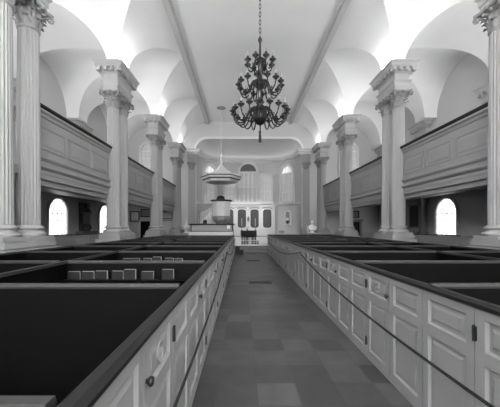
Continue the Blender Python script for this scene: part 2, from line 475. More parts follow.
# ------------------------------------------------------------------ windows
WIN = [0]
def arched(hw, z0, zs, n=20, cx=0):
    """outline in (u, z): straight sides with a round head"""
    return [(cx - hw, z0), (cx + hw, z0)] + [(cx + hw * math.cos(PI * i / n), zs + hw * math.sin(PI * i / n)) for i in range(n + 1)]
def ring_prism(mb, out, inn, y0, y1):
    n = len(out)
    vs = [(u, y0, z) for u, z in out] + [(u, y0, z) for u, z in inn] + [(u, y1, z) for u, z in out] + [(u, y1, z) for u, z in inn]
    fs = []
    for i in range(n):
        j = (i + 1) % n
        fs += [(i, j, n + j, n + i), (2 * n + j, 2 * n + i, 3 * n + i, 3 * n + j), (i, 2 * n + i, 2 * n + j, j), (n + j, 3 * n + j, 3 * n + i, n + i)]
    return mb.add(vs, fs)
def arch_window(loc, rz, hw, z0, zs, pane, cols=4, rows=5, frame=.16, dep=.16, lunette=None, mat='white', bar=.03):
    """front faces local -y"""
    WIN[0] += 1
    o = ring_prism(MB(), arched(hw + frame, z0 - frame, zs), arched(hw, z0, zs), -dep, .02)
    if z0 > 1: o.box(-hw - frame - .08, hw + frame + .08, -dep - .08, .0, z0 - frame - .08, z0 - frame)
    o = o.build('window_%d' % WIN[0], M[mat]); o.location = loc; o.rotation_euler = (0, 0, rz); structure(o)
    # key moulding round the arch
    ring_prism(MB(), arched(hw + frame * .75, z0 - .01, zs), arched(hw + frame * .5, z0, zs), -dep - .03, -dep).build('casing_bead', M[mat], o)
    if lunette:
        MB().prism([(-hw, z0), (hw, z0), (hw, zs), (-hw, zs)], 'y', -.03, .0).build('window_pane', M[pane], o)
        MB().prism([(hw * math.cos(PI * i / 20), zs + hw * math.sin(PI * i / 20)) for i in range(21)], 'y', -.03, .0).build('window_pane', M[lunette], o)
    else:
        MB().prism(arched(hw, z0, zs), 'y', -.03, .0).build('window_pane', M[pane], o)
    m = MB()
    for i in range(1, cols):
        u = -hw + 2 * hw * i / cols; top = zs if lunette == 'shade' else zs + math.sqrt(max(0, hw * hw - u * u))
        m.box(u - bar / 2, u + bar / 2, -.07, -.03, z0, top - .005)
    for j in range(1, rows + 1):
        z = z0 + (zs - z0) * j / rows; w = bar / 2 * (1.6 if j == rows else 1)
        m.box(-hw, hw, -.066, -.03, z - w, z + w)
    if m.v: m.build('muntins', M[mat], o)
    return o
for s in (-1, 1):
    for b in BAYS:
        arch_window((X(s, WX), b, 0), PI / 2 * (-s), 1.0, 4.3, 6.4, 'pane_side')
        arch_window((X(s, WX), b + 1.45, 0), PI / 2 * (-s), .85, 1.25, 2.45, 'pane_low', 4, 3, .12, .14)
    arch_window((X(s, 8.62), YE, 0), 0, .70, 5.0, 8.2, 'pane_apse', 4, 5, .17, .14)
for u in (-6, 0, 6):
    arch_window((XC + u, Y0, 0), PI, 1.3, 4.0, 7.0, 'pane_west')

# Palladian window in the middle of the apse
YP = YE + 3.32
arch_window((XC, YP, 0), 0, .80, 4.1, 6.98, 'pane_mid', 4, 2, .2, .26, lunette='shade', bar=.12)
for s in (-1, 1):
    WIN[0] += 1
    o = MB().box(s * 1.04, s * 2.4, -.14, .0, 6.42, 6.62).box(s * 1.04, s * 2.46, -.2, 0, 6.62, 6.72).box(s * 1.04, s * 2.54, -.28, 0, 6.72, 6.84)
    for a, b in ((1.04, 1.34), (2.16, 2.42)): o.box(s * a, s * b, -.12, 0, 4.0, 6.42)
    o.box(s * 1.0, s * 2.5, -.18, 0, 3.88, 4.06)
    o = structure(o.build('window_%d' % WIN[0], M['white'])); o.location = (XC, YP, 0)
    MB().box(s * 1.34, s * 2.16, -.03, 0, 4.06, 6.10).build('window_pane', M['pane_apse'], o)
    m = MB().box(s * 1.34, s * 2.16, -.08, -.03, 6.1, 6.42)
    for i in (1, 2): m.box(s * (1.34 + .273 * i - .015), s * (1.34 + .273 * i + .015), -.06, -.03, 4.06, 6.1)
    for j in (1, 2, 3): m.box(s * 1.34, s * 2.16, -.056, -.03, 4.06 + .51 * j - .015, 4.06 + .51 * j + .015)
    m.build('muntins', M['white'], o)
# arched windows in the rounded corners of the apse
for s in (-1, 1):
    x = 3.74
    a = 0.86
    o = arch_window((X(s, x - .02), YE + depth(x) - .10, 0), -s * a, .66, 4.1, 6.75, 'pane_apse', 3, 3, .22, .26, lunette='pane_glint')
# ledge running round the apse below the windows, and the cornice with its dentils
def apse_path(dx):
    out = []
    for t in th[1:-1]:
        x, y = plan(t); out.append((XC + x, YE + y))
    return out
P = apse_path(0)[::-1]
structure(MB().sweep(P, [(0.0, 3.72), (.05, 3.74), (.08, 3.82), (.08, 3.86), (0, 3.88)]).build('trim_5', M['white']))
CORN = [(-.02, 7.92), (.03, 7.92), (.06, 8.0), (.10, 8.0), (.10, 8.12), (.30, 8.14), (.31, 8.24), (.40, 8.36), (-.02, 8.36)]
PC = [(X(1, 5.5), YE)] + [(X(1, AW), YE)] + P + [(X(-1, AW), YE), (X(-1, 5.5), YE)]
c = structure(MB().sweep(PC, CORN).build('trim_6', M['white']))
d = MB(); acc = 0
for a, b in zip(PC[:-1], PC[1:]):
    a, b = Vector(a), Vector(b); L = (b - a).length; u = (b - a) / max(L, 1e-6); nn = Vector((-u.y, u.x))
    while acc < L:
        p = a + u * acc
        q = [p - u * .08 + nn * .09, p + u * .08 + nn * .09, p + u * .08 + nn * .28, p - u * .08 + nn * .28]
        d.frustum([(v.x, v.y, 7.94) for v in q], [(v.x, v.y, 8.13) for v in q]); acc += .33
    acc -= L
d.build('dentils', M['white'], c)
# archivolt round the chancel arch
ring = [(XC + AW * math.sin(-PI / 2 + PI * i / 48)) for i in range(49)]
m = MB()
out = []; inn = []
for x in ring:
    u = x - XC; z = ZS + za(u)
    k = 1.045
    inn.append((x, z)); out.append((XC + u * k, ZS + za(u) * 1.22))
vs = [(x, YE, z) for x, z in inn] + [(x, YE, z) for x, z in out] + [(x, YE - .07, z) for x, z in inn] + [(x, YE - .07, z) for x, z in out]
nn = 49; fs = []
for i in range(nn - 1): fs += [(i, i + 1, nn + i + 1, nn + i), (2 * nn + i, 3 * nn + i, 3 * nn + i + 1, 2 * nn + i + 1), (i, 2 * nn + i, 2 * nn + i + 1, i + 1), (nn + i, nn + i + 1, 3 * nn + i + 1, 3 * nn + i)]
m.add(vs, fs); structure(m.build('trim_7', M['white']))
# chancel pilasters beside the arch
for s in (-1, 1):
    t = thing('chancel_pilaster', (X(s, 4.94), YE - .005, 0), 'flat white pilaster at the %s edge of the chancel arch' % SIDE[s], 'pilaster', 'chancel arch pilasters', kind='thing')
    m = MB().box(-.29, .29, -.16, 0, 1.72, 6.62)
    for i in range(5): m.box(-.24 + i * .105, -.18 + i * .105, -.175, -.15, 1.8, 6.55)
    m.build('pilaster_shaft', M['column'], t)
    MB().box(-.42, .42, -.30, 0, .28, 1.37).box(-.38, .38, -.26, 0, 1.37, 1.5).box(-.34, .34, -.22, 0, 1.5, 1.62).box(-.31, .31, -.19, 0, 1.62, 1.72).build('pilaster_base', M['column'], t)
    cp = corinthian(0, 6.6, .2, .65, .38)
    cp.v = [(x, min(0, y * .5 - .08), z) for x, y, z in cp.v]; cp.build('capital', M['leaf'], t)
    MB().box(-.34, .34, -.18, 0, 7.25, 7.56).box(-.36, .36, -.24, 0, 7.56, 7.64).box(-.34, .34, -.18, 0, 7.64, 7.95).build('entablature', M['column'], t)

# ------------------------------------------------------------------ box pews
PL = 1.82
H = 1.19
def pew_section(m, s, y0, y1, st=.075):
    """panelled board facing the aisle (local -s x)"""
    m.box(s * .030, s * .055, y0, y1, .0, H - .05)
    m.box(0, s * .031, y0, y0 + st, 0, H - .05).box(0, s * .031, y1 - st, y1, 0, H - .05)
    for z0, z1 in ((0, .12), (.765, .86), (1.07, H - .05)): m.box(0.001 * s, s * .031, y0 + st, y1 - st, z0, z1)
    for z0, z1 in ((.12, .765), (.86, 1.07)):
        a, b, c, d = y0 + st - .001, y1 - st + .001, z0 - .001, z1 + .001
        o_ = [(0.0, a, c), (0.0, b, c), (0.0, b, d), (0.0, a, d)]; w = .016
        i_ = [(s * .020, a + w, c + w), (s * .020, b - w, c + w), (s * .020, b - w, d - w), (s * .020, a + w, d - w)]
        k_ = [(s * .0305, a, c), (s * .0305, b, c), (s * .0305, b, d), (s * .0305, a, d)]
        m.frustum([(s * .0305, a, c), (s * .0305, b, c), (s * .0305, b, d), (s * .0305, a, d)], [(s * .0195, a + .002, c + .002), (s * .0195, b - .002, c + .002), (s * .0195, b - .002, d - .002), (s * .0195, a + .002, d - .002)])
        m.add(o_ + i_ + k_, [(0, 1, 5, 4), (1, 2, 6, 5), (2, 3, 7, 6), (3, 0, 4, 7), (0, 8, 9, 1), (1, 9, 10, 2), (2, 10, 11, 3), (3, 11, 8, 0)])
        w += .045
        m.frustum([(s * .0194, a + w - .022, c + w - .022), (s * .0194, b - w + .022, c + w - .022), (s * .0194, b - w + .022, d - w + .022), (s * .0194, a + w - .022, d - w + .022)], [(s * .009, a + w, c + w), (s * .009, b - w, c + w), (s * .009, b - w, d - w), (s * .009, a + w, d - w)])
    return m
def rail_profile(s, w0, w1, z0, z1):
    return [(s * w0, z0 + .012), (s * (w0 + .012), z0), (s * (w1 - .012), z0), (s * w1, z0 + .012), (s * w1, z1 - .02), (s * (w1 - .025), z1), (s * (w0 + .025), z1), (s * w0, z1 - .02)]
def make_pew(s, W, aisle=True, last=False):
    t = thing('box_pew', (0, 0, 0), 'x', 'pew')
    if aisle:
        pew_section(MB(), s, .004, .60).build('front_panel', M['pew'], t)
        pew_section(MB(), s, 1.222, PL - .004).build('front_panel', M['pew'], t)
        dr = pew_section(MB(), s, .606, 1.214, .085).build('door', M['pew'], t)
        k = MB(); k.lathe([(.012, 0), (.012, .012), (.022, .016), (.027, .026), (.022, .036), (.0001, .04)], 14)
        k.xf(Matrix.Translation((0, .632, .93)) @ Matrix.Rotation(PI / 2 * (-s), 4, 'Y'))
        k.build('knob', M['iron'], dr)
        for z in (.22, .96):
            MB().box(-s * .006, s * .004, 1.196, 1.232, z - .05, z + .05).tube([(-s * .008, 1.218, z - .055), (-s * .008, 1.218, z + .055)], .009, 8).build('hinge', M['iron'], dr)
        npm = MB().tube([(s * .006, .91 + .058 * math.cos(2 * PI * i / 24), .965 + .058 * math.sin(2 * PI * i / 24)) for i in range(25)], .009, 6)
        boss = MB().lathe([(.022, 0), (.020, .010), (.0001, .013)], 12)
        boss.xf(Matrix.Translation((s * .010, .91, .965)) @ Matrix.Rotation(PI / 2 * (-s), 4, 'Y'))
        npm.merge(boss)
        npm.build('number_medallion', M['pew'], dr)
        MB().prism(rail_profile(s, -.022, .068, H - .052, H), 'y', 0, PL).build('top_rail', M['mahogany'], t)
    # cross partition at the near end
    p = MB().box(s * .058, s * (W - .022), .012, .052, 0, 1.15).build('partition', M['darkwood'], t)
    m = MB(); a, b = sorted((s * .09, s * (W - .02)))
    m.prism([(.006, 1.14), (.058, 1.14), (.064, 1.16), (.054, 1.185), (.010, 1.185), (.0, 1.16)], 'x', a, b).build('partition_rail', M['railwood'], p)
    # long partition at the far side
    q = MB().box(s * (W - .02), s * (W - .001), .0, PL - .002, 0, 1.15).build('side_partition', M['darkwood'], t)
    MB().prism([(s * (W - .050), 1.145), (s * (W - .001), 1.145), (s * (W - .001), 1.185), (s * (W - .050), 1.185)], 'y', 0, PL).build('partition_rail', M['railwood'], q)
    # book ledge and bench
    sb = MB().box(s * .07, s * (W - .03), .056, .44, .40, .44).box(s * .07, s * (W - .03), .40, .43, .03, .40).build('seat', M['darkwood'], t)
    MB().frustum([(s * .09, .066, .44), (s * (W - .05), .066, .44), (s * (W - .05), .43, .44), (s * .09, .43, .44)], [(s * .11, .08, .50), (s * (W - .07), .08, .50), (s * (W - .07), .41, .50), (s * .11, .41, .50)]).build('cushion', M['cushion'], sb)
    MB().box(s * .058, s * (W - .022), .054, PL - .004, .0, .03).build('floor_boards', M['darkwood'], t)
    return t
LEDGE = {}
NPS = {-1: 10, 1: 11}
XL, XR = -.48, 1.615
YS = {-1: -.96, 1: -.95}
W1 = {-1: 2.19, 1: 2.53}
W2 = {-1: 1.95, 1: 1.55}
for s, x0 in ((-1, XL), (1, XR)):
    for row, (xa, w, ais) in enumerate(((x0, W1[s], True), (x0 + s * W1[s], W2[s], False))):
        proto = make_pew(s, w, ais)
        for k in range(NPS[s]):
            o = proto if k == 0 else dup(proto)
            if row == 0:
                lab = 'white-fronted box pew lining the aisle on the %s, %s from the camera' % (SIDE[s], ORD[k])
                o['group'] = 'box pews along the %s of the aisle' % SIDE[s]
            else:
                lab = 'dark box pew in the second row %s of the aisle, %s from the camera' % (SIDE[s], ORD[k])
                o['group'] = 'second row of dark box pews on the %s' % SIDE[s]
            place(o, (xa, YS[s] + PL * k, 0), lab)
            LEDGE[(s, row, k)] = o
    # closing panels at the far end belong to the last pews
    ye = YS[s] + PL * NPS[s] + .002
    t = tag(MB().box(x0, x0 + s * (W1[s] + W2[s]), ye, ye + .05, 0, 1.13).build('pew_end_screen', M['pew']), 'white screen closing the far end of the %s block of pews' % SIDE[s], 'screen')
    MB().box(x0 - s * .03, x0 + s * (W1[s] + W2[s]), ye, ye + .08, 1.13, 1.19).build('top_rail', M['mahogany'], t)
# pews along the outer walls, pale fronts
for s in (-1, 1):
    t = thing('wall_pew', (0, 0, 0), 'x', 'pew', 'pale-fronted pews along the %s wall' % SIDE[s])
    w = 1.95
    m = MB().box(0, s * .05, 0, PL, 0, 1.20)
    for a, b in ((.1, .85), (.97, 1.72)):
        m.frustum([(0, a, .2), (0, b, .2), (0, b, 1.05), (0, a, 1.05)], [(-s * .015, a + .05, .25), (-s * .015, b - .05, .25), (-s * .015, b - .05, 1.0), (-s * .015, a + .05, 1.0)])
    m.build('front_panel', M['palepew'], t)
    MB().box(-s * .05, s * .10, 0, PL, 1.20, 1.27).build('top_rail', M['palepew'], t)
    p = MB().box(s * .05, s * w, -.02, .02, 0, 1.2).build('partition', M['darkwood'], t)
    MB().box(s * .10, s * w, -.045, .045, 1.2, 1.25).build('partition_rail', M['railwood'], p)
    MB().box(s * .06, s * w, .04, .42, .4, .46).build('seat', M['darkwood'], t)
    for k in range(9):
        o = t if k == 0 else dup(t)
        place(o, (X(s, WX - w - .75), 6.2 + PL * k, 0), 'pale-fronted pew beneath the %s gallery against the wall, %s from the camera' % (SIDE[s], ORD[k]))

# hymnals on the ledges of the near left pews
bk = thing('hymnal', (0, 0, 0), 'x', 'book')
MB().box(-.088, .084, -.018, -.014, 0, .120).box(-.088, .084, .014, .018, 0, .120).box(-.09, -.084, -.018, .018, 0, .120).build('cover', M['cover'], bk)
MB().box(-.083, .088, -.0135, .0135, .003, .124).build('pages', M['paper'], bk)
n = 0
rows = [(2, [-.62, -.92, -1.18, -1.36, -1.60, -1.80, -2.0], 'second lowest'), (3, [-.85, -1.05, -1.3, -1.5, -1.75, -1.92], 'third lowest')]
for pw, xs_, nm in rows:
    MB().box(-.1, -(W1[-1] - .05), PL - .13, PL - .022, .90, .92).build('book_ledge', M['darkwood'], LEDGE[(-1, 0, pw)])
    for i, dx in enumerate(xs_):
        o = bk if n == 0 else dup(bk); n += 1
        o['group'] = 'hymnals on the book ledges'
        where = '%s from the aisle' % ORD[i]
        place(o, (XL + dx, YS[-1] + PL * (pw + 1) - .062 - .02 * random.random(), .921), 'dark hymnal standing in the %s left pew in view, %s' % (nm, where), random.uniform(-.10, .10))
        o.scale = (1, 1, random.choice((.95, 1, 1.2)))

# ropes hanging along the pew fronts, with their hooks
def sag(x, ya, yb, z, drop, n=40):
    out = []
    for i in range(n + 1):
        t = i / n; out.append((x, ya + (yb - ya) * t, z - drop * 4 * t * (1 - t)))
    return out
for s, x0 in ((-1, XL), (1, XR)):
    xx = x0 - s * .055
    ya = {-1: 8.2, 1: 8.2}[s]
    yf = {-1: 17.2, 1: 19.0}[s]
    tag(MB().tube(sag(xx, yf, ya + .03, .985, .37), .011, 8).build('barrier_rope', M['rope']), 'dark rope swag on the far stretch of pew fronts, %s of the aisle' % SIDE[s], 'rope', 'ropes along the pew fronts')
    tag(MB().tube(sag(xx, ya - .03, -3.0, .985, .42), .012, 8).build('barrier_rope', M['rope']), 'dark rope swag drooping towards the camera on the %s pew fronts' % SIDE[s], 'rope', 'ropes along the pew fronts')
    for y, nm in ((yf, 'far end of the pews'), (ya, 'midway along the pews')):
        h = MB().tube([(x0, y, 1.0), (x0 - s * .05, y, 1.0), (x0 - s * .07, y, .975), (x0 - s * .055, y, .955), (x0 - s * .04, y, .965)], .008, 8)
        h.lathe([(.022, 0), (.022, .006), (.0001, .008)], 12, (x0 - s * .004, y, .995))
        tag(h.build('rope_hook', M['iron']), 'small black rope hook on the %s pew fronts, %s' % (SIDE[s], nm), 'hook', 'rope hooks')

# ------------------------------------------------------------------ aisle floor grates and black stool
for y, w, nm in ((9.1, .68, 'nearest'), (14.9, .66, 'middle'), (18.9, .62, 'farthest')):
    t = MB()
    x0 = .53
    t.box(x0 - w / 2, x0 + w / 2, y - .17, y - .145, 0, .012).box(x0 - w / 2, x0 + w / 2, y + .145, y + .17, 0, .012).box(x0 - w / 2, x0 - w / 2 + .025, y - .145, y + .145, 0, .012).box(x0 + w / 2 - .025, x0 + w / 2, y - .145, y + .145, 0, .012)
    for i in range(16):
        xx = x0 - w / 2 + .04 + (w - .08) * i / 15; t.box(xx - .009, xx + .009, y - .145, y + .145, 0, .01)
    for q in (-.07, 0, .07): t.box(x0 - w / 2 + .02, x0 + w / 2 - .02, y + q - .008, y + q + .008, 0, .008)
    t.box(x0 - w / 2 + .01, x0 + w / 2 - .01, y - .15, y + .15, 0, .003)
    tag(t.build('floor_grate', M['grille']), 'dark iron floor grate in the tiled aisle, %s of the three' % nm, 'floor grate', 'floor grates in the aisle')
t = thing('kneeling_stool', (-.22, 18.0, 0), 'black boxy stool on the aisle floor by the left pew end', 'stool')
MB().box(-.22, .28, -.2, .2, .04, .30).build('seat', M['black'], t)
MB().box(-.22, .06, -.2, -.1, .30, .52).build('backrest', M['black'], t)
for a in (-.18, .24):
    for b in (-.16, .16): MB().box(a - .025, a + .025, b - .025, b + .025, 0, .04).build('leg', M['black'], t)

# ------------------------------------------------------------------ chandelier
CY = 9.5
t = thing('chandelier', (XC, CY, ZT), 'dark bronze tiered chandelier with curling arms hanging over the aisle', 'chandelier')
def zz(z): return z - ZT
MB().lathe([(.001, zz(4.92)), (.05, zz(4.91)), (.12, zz(4.95)), (.20, zz(5.05)), (.235, zz(5.17)), (.22, zz(5.28)), (.19, zz(5.33)), (.24, zz(5.36)), (.24, zz(5.40)), (.12, zz(5.46)), (.10, zz(5.56)), (.14, zz(5.62)), (.10, zz(5.70)), (.06, zz(5.80)), (.055, zz(6.0)), (.10, zz(6.06)), (.17, zz(6.14)), (.18, zz(6.24)), (.12, zz(6.34)), (.07, zz(6.40)), (.05, zz(6.62)), (.09, zz(6.74)), (.13, zz(6.84)), (.09, zz(6.94)), (.04, zz(7.05)), (.03, zz(7.5)), (.07, zz(7.6)), (.03, zz(7.7)), (.001, zz(7.75))], 24).build('stem', M['bronze'], t)
MB().tube([(0, 0, zz(4.93)), (0, 0, zz(4.70))], .012, 8).lathe([(.03, zz(4.36)), (.05, zz(4.40)), (.042, zz(4.55)), (.03, zz(4.66)), (.045, zz(4.69)), (.03, zz(4.73)), (.001, zz(4.74))], 14).build('tassel', M['black'], t)
ch = MB()
nl = 24
for i in range(nl):
    z = zz(7.72) + (0 - zz(7.72)) * (i + .5) / nl; h = -zz(7.72) / nl * .68
    pts = [((.03 * math.cos(q) if i % 2 else 0), (0 if i % 2 else .03 * math.cos(q)), z + h * math.sin(q)) for q in [2 * PI * k / 14 for k in range(15)]]
    ch.tube(pts, .009, 5)
ch.build('chain', M['bronze'], t)
MB().lathe([(.30, -.001), (.30, -.03), (.2, -.06), (.06, -.09), (.02, -.13)], 24).build('ceiling_rose', M['white'], t)
def chandelier_tier(N, R, zc, r0, drop, off):
    first = None
    for i in range(N):
        if first is None:
            pts = []
            ctrl = [(r0, zc + .10), (r0 + (R - r0) * .25, zc + .06), (r0 + (R - r0) * .45, zc - drop * .75), (r0 + (R - r0) * .68, zc - drop), (r0 + (R - r0) * .9, zc - drop * .72), (R, zc - drop * .3), (R, zc - .02)]
            for k in range(len(ctrl) - 1):
                p0, p1, p2, p3 = ctrl[max(k - 1, 0)], ctrl[k], ctrl[k + 1], ctrl[min(k + 2, len(ctrl) - 1)]
                for q in range(5):
                    u = q / 5
                    f = lambda a, b, c, d: .5 * (2 * b + (c - a) * u + (2 * a - 5 * b + 4 * c - d) * u * u + (3 * b - a - 3 * c + d) * u ** 3)
                    pts.append((f(p0[0], p1[0], p2[0], p3[0]), 0, zz(f(p0[1], p1[1], p2[1], p3[1]))))
            pts.append((R, 0, zz(zc - .02)))
            a = MB().tube(pts, .022, 7)
            cu = [(r0 + (R - r0) * .45 + .10 * math.cos(e) * (1 - e / 9), 0, zz(zc - drop * .35 + .09 * math.sin(e) * (1 - e / 9))) for e in [PI + .35 * q for q in range(14)]]
            a.tube(cu, .015, 6)
            first = a.build('arm', M['bronze'], t)
            MB().lathe([(.02, -.08), (.05, -.06), (.045, -.04), (.10, -.01), (.105, .012), (.04, .015), (.03, .03), (.042, .07), (.045, .10), (.02, .10)], 16, (R, 0, zz(zc))).build('candle_cup', M['bronze'], first)
            MB().lathe([(.016, .08), (.016, .22), (.010, .235), (.003, .27), (.0001, .275)], 10, (R, 0, zz(zc))).build('candle', M['candle'], first)
            o = first
        else:
            o = dup(first, t)
        o.rotation_euler = (0, 0, 2 * PI * (i + off) / N)
chandelier_tier(18, .86, 5.32, .16, .36, .3)
chandelier_tier(14, .68, 6.18, .12, .32, .1)
chandelier_tier(8, .42, 6.90, .07, .24, .5)

# ------------------------------------------------------------------ pulpit, desk, sounding board
PX, PY = -1.62, 23.1
desk = thing('reading_desk', (-2.2, 21.4, .28), 'wide pale panelled desk platform with dark top ledge below the pulpit', 'desk')
zf = -.28
m = MB().box(-1.48, 1.48, 0, 2.3, zf + .28, 1.79 + zf)
for i in range(3): m.frustum([(-1.4 + i * .95, 0, 1.42 + zf), (-.52 + i * .95, 0, 1.42 + zf), (-.52 + i * .95, 0, 1.68 + zf), (-1.4 + i * .95, 0, 1.68 + zf)], [(-1.36 + i * .95, -.02, 1.46 + zf), (-.56 + i * .95, -.02, 1.46 + zf), (-.56 + i * .95, -.02, 1.64 + zf), (-1.36 + i * .95, -.02, 1.64 + zf)])
m.build('body', M['column'], desk)
MB().box(-1.55, 1.55, -.08, 2.35, 1.79 + zf, 1.84 + zf).box(-1.60, 1.60, -.13, 2.38, 1.84 + zf, 1.90 + zf).build('top_ledge', M['mahogany'], desk)
MB().box(-1.60, 1.52, -.30, 0, 1.10 + zf, 1.33 + zf).box(-1.58, 1.5, -.22, 0, zf + .28, 1.10 + zf).build('lower_ledge', M['white'], desk)
MB().box(-1.50, 1.50, -.04, 0, 1.33 + zf, 1.38 + zf).build('base_moulding', M['mahogany'], desk)
for sx in (-1.5, 1.44): MB().box(sx, sx + .06, -.03, 0, 1.38 + zf, 1.79 + zf).build('corner_post', M['mahogany'], desk)
tag(MB().box(-1.10, -.88, 21.345, 21.365, 1.55, 1.80).build('notice_card', M['marble']), 'small white card on the front of the pulpit desk', 'card')

pul = thing('pulpit', (PX, PY, 1.90), 'tall white panelled wineglass pulpit with dark rim beside its stair', 'pulpit')
def poly(n, r, z, rot): return [(r * math.cos(2 * PI * i / n + rot), r * math.sin(2 * PI * i / n + rot), z) for i in range(n)]
r6 = PI / 8
def facets(seq, n=8, rot=r6):
    m = MB()
    for (ra, za_), (rb, zb) in zip(seq[:-1], seq[1:]): m.frustum(poly(n, ra, za_, rot), poly(n, rb, zb, rot))
    return m
b = facets([(.70, .52), (.70, 1.70)])
body = b.build('tub', M['white'], pul)
for i in range(8):
    a = 2 * PI * i / 8; ap_ = .70 * math.cos(PI / 8); w = .70 * math.sin(PI / 8) - .06
    m = MB().frustum([(ap_, -w, .66), (ap_, w, .66), (ap_, w, 1.58), (ap_, -w, 1.58)], [(ap_ + .018, -w + .05, .71), (ap_ + .018, w - .05, .71), (ap_ + .018, w - .05, 1.53), (ap_ + .018, -w + .05, 1.53)])
    m.xf(Matrix.Rotation(a, 4, 'Z')); m.build('panel', M['white'], body)
facets([(.72, 1.70), (.78, 1.74), (.88, 1.76), (.88, 1.82), (.8, 1.83)]).build('rim', M['mahogany'], pul)
facets([(.78, .50), (.80, .56), (.72, .60)]).build('base_moulding', M['gallery'], pul)
facets([(.40, .0), (.46, .08), (.62, .20), (.72, .36), (.74, .50)]).build('bowl', M['gallery'], pul)
MB().lathe([(.30, 1.83), (.33, 1.88), (.31, 2.0), (.22, 2.11), (.1, 2.16), (.001, 2.17)], 20, (-.05, -.2, 0)).build('cushion', M['black'], pul)
st = thing('pulpit_stair', (-2.31, PY + .25, 1.90), 'white curving stair with slender balusters rising to the pulpit', 'stair')
m = MB()
for i in range(6): m.box(-1.02 + i * .16, -.1, .0, .55, i * .17, (i + 1) * .17)
m.build('steps', M['white'], st)
MB().tube([(-1.02, -.02, .92), (-.7, -.02, 1.08), (-.35, -.02, 1.25), (-.1, -.02, 1.40)], .035, 8).build('hand_rail', M['column'], st)
MB().lathe([(.05, 0), (.05, .1), (.03, .14), (.035, .5), (.03, .8), (.05, .85), (.06, .93), (.04, .99), (.001, 1.03)], 12, (-1.04, -.02, 0)).build('newel_post', M['column'], st)
for i in range(8):
    x = -.92 + i * .11; z1 = .92 + (x + 1.02) * .52
    MB().lathe([(.014, 0), (.02, .15), (.012, z1 * .5), (.02, z1 * .8), (.013, z1)], 8, (x, -.02, 0)).build('baluster', M['white'], st)
tag(MB().box(-2.93, -2.67, 22.3, 22.5, 1.90, 2.1).frustum([(-2.93, 22.3, 2.1), (-2.67, 22.3, 2.1), (-2.67, 22.5, 2.1), (-2.93, 22.5, 2.1)], [(-2.89, 22.34, 2.2), (-2.71, 22.34, 2.2), (-2.71, 22.46, 2.2), (-2.89, 22.46, 2.2)]).build('small_box', M['black']), 'small black box standing on the desk ledge before the stair', 'box')

sb = thing('sounding_board', (PX, 22.9, ZT), 'white hexagonal sounding board with peaked roof hung above the pulpit', 'sounding board')
m = MB(); hexr = 0
def hexs(seq): return facets(seq, 6, 0)
hexs([(1.18, zz(5.02)), (1.30, zz(5.10)), (1.36, zz(5.22))]).build('soffit', M['white'], sb)
hexs([(1.42, zz(5.20)), (1.48, zz(5.29))]).build('dark_band', M['tablet'], sb)
hexs([(1.42, zz(5.29)), (1.46, zz(5.34)), (1.52, zz(5.38)), (1.52, zz(5.42))]).build('cornice', M['white'], sb)
hexs([(1.53, zz(5.42)), (1.56, zz(5.49)), (1.40, zz(5.51))]).build('dark_band', M['tablet'], sb)
hexs([(1.42, zz(5.48)), (1.20, zz(5.55)), (.95, zz(5.70)), (.66, zz(5.88)), (.40, zz(6.06)), (.22, zz(6.25)), (.12, zz(6.40)), (.06, zz(6.50))]).build('roof', M['white'], sb)
MB().lathe([(.05, zz(6.45)), (.10, zz(6.52)), (.05, zz(6.58)), (.04, zz(6.66)), (.12, zz(6.74)), (.12, zz(6.80)), (.04, zz(6.86)), (.02, zz(6.98)), (.001, zz(7.0))], 14).build('finial', M['white'], sb)
m = MB().tube([(0, 0, zz(6.9)), (0, 0, zz(10.72))], .018, 8)
for k in range(12):
    z = 7.1 + .3 * k; m.sphere((0, 0, zz(z)), .045 if k % 3 else .07, 10, 6, (1, 1, 1.5))
m.build('hanging_rod', M['white'], sb)
MB().lathe([(.34, -.0), (.34, -.03), (.26, -.05), (.2, -.04), (.1, -.09), (.03, -.14)], 24).build('ceiling_rose', M['gallery'], sb)

# ------------------------------------------------------------------ chancel: reredos, altar, rail
RY = YE + 3.05
rd = thing('reredos', (XC, RY, .28), 'white altar screen of four tall dark round-cornered tablets under the central window', 'altar screen')
def zr(z): return z - .28
m = MB().box(-2.55, 2.55, .06, .16, zr(.28), zr(3.6))
m.build('back_panel', M['white'], rd)
MB().box(-2.62, 2.62, -.10, .16, zr(3.6), zr(3.68)).box(-2.68, 2.68, -.16, .16, zr(3.68), zr(3.76)).build('cornice', M['white'], rd)
MB().box(-2.6, 2.6, -.08, .06, zr(.28), zr(1.35)).box(-2.64, 2.64, -.12, .06, zr(1.35), zr(1.42)).build('plinth', M['white'], rd)
cx = [-1.84, -.615, .615, 1.84]
def ogee(hw, z0, z1, c):
    pts = []; r = hw * .62
    for (sx, sz) in ((1, 0), (1, 1), (-1, 1), (-1, 0)):
        ccx = c + sx * (hw - r); ccz = z1 - r if sz else z0 + r
        for i in range(9):
            base = {(1, 0): -PI / 2, (1, 1): 0, (-1, 1): PI / 2, (-1, 0): PI}[(sx, sz)]
            pts.append((ccx + r * math.cos(base + PI / 2 * i / 8), ccz + r * math.sin(base + PI / 2 * i / 8)))
    return pts
for i, c_ in enumerate(cx):
    w = .40 if i in (1, 2) else .41
    f = ring_prism(MB(), ogee(w + .10, zr(1.50), zr(3.46), c_), ogee(w, zr(1.58), zr(3.36), c_), -.02, .06).build('tablet_frame', M['white'], rd)
    MB().prism(ogee(w, zr(1.58), zr(3.36), c_), 'y', .03, .058).build('tablet', M['tablet'], f)
for c_ in (-2.46, -1.23, 0, 1.23, 2.46):
    m = MB().box(c_ - .10, c_ + .10, -.06, .06, zr(1.42), zr(3.6))
    m.sphere((c_, -.07, zr(3.45)), .10, 10, 6, (1.2, .4, 1)).build('pilaster', M['white'], rd)
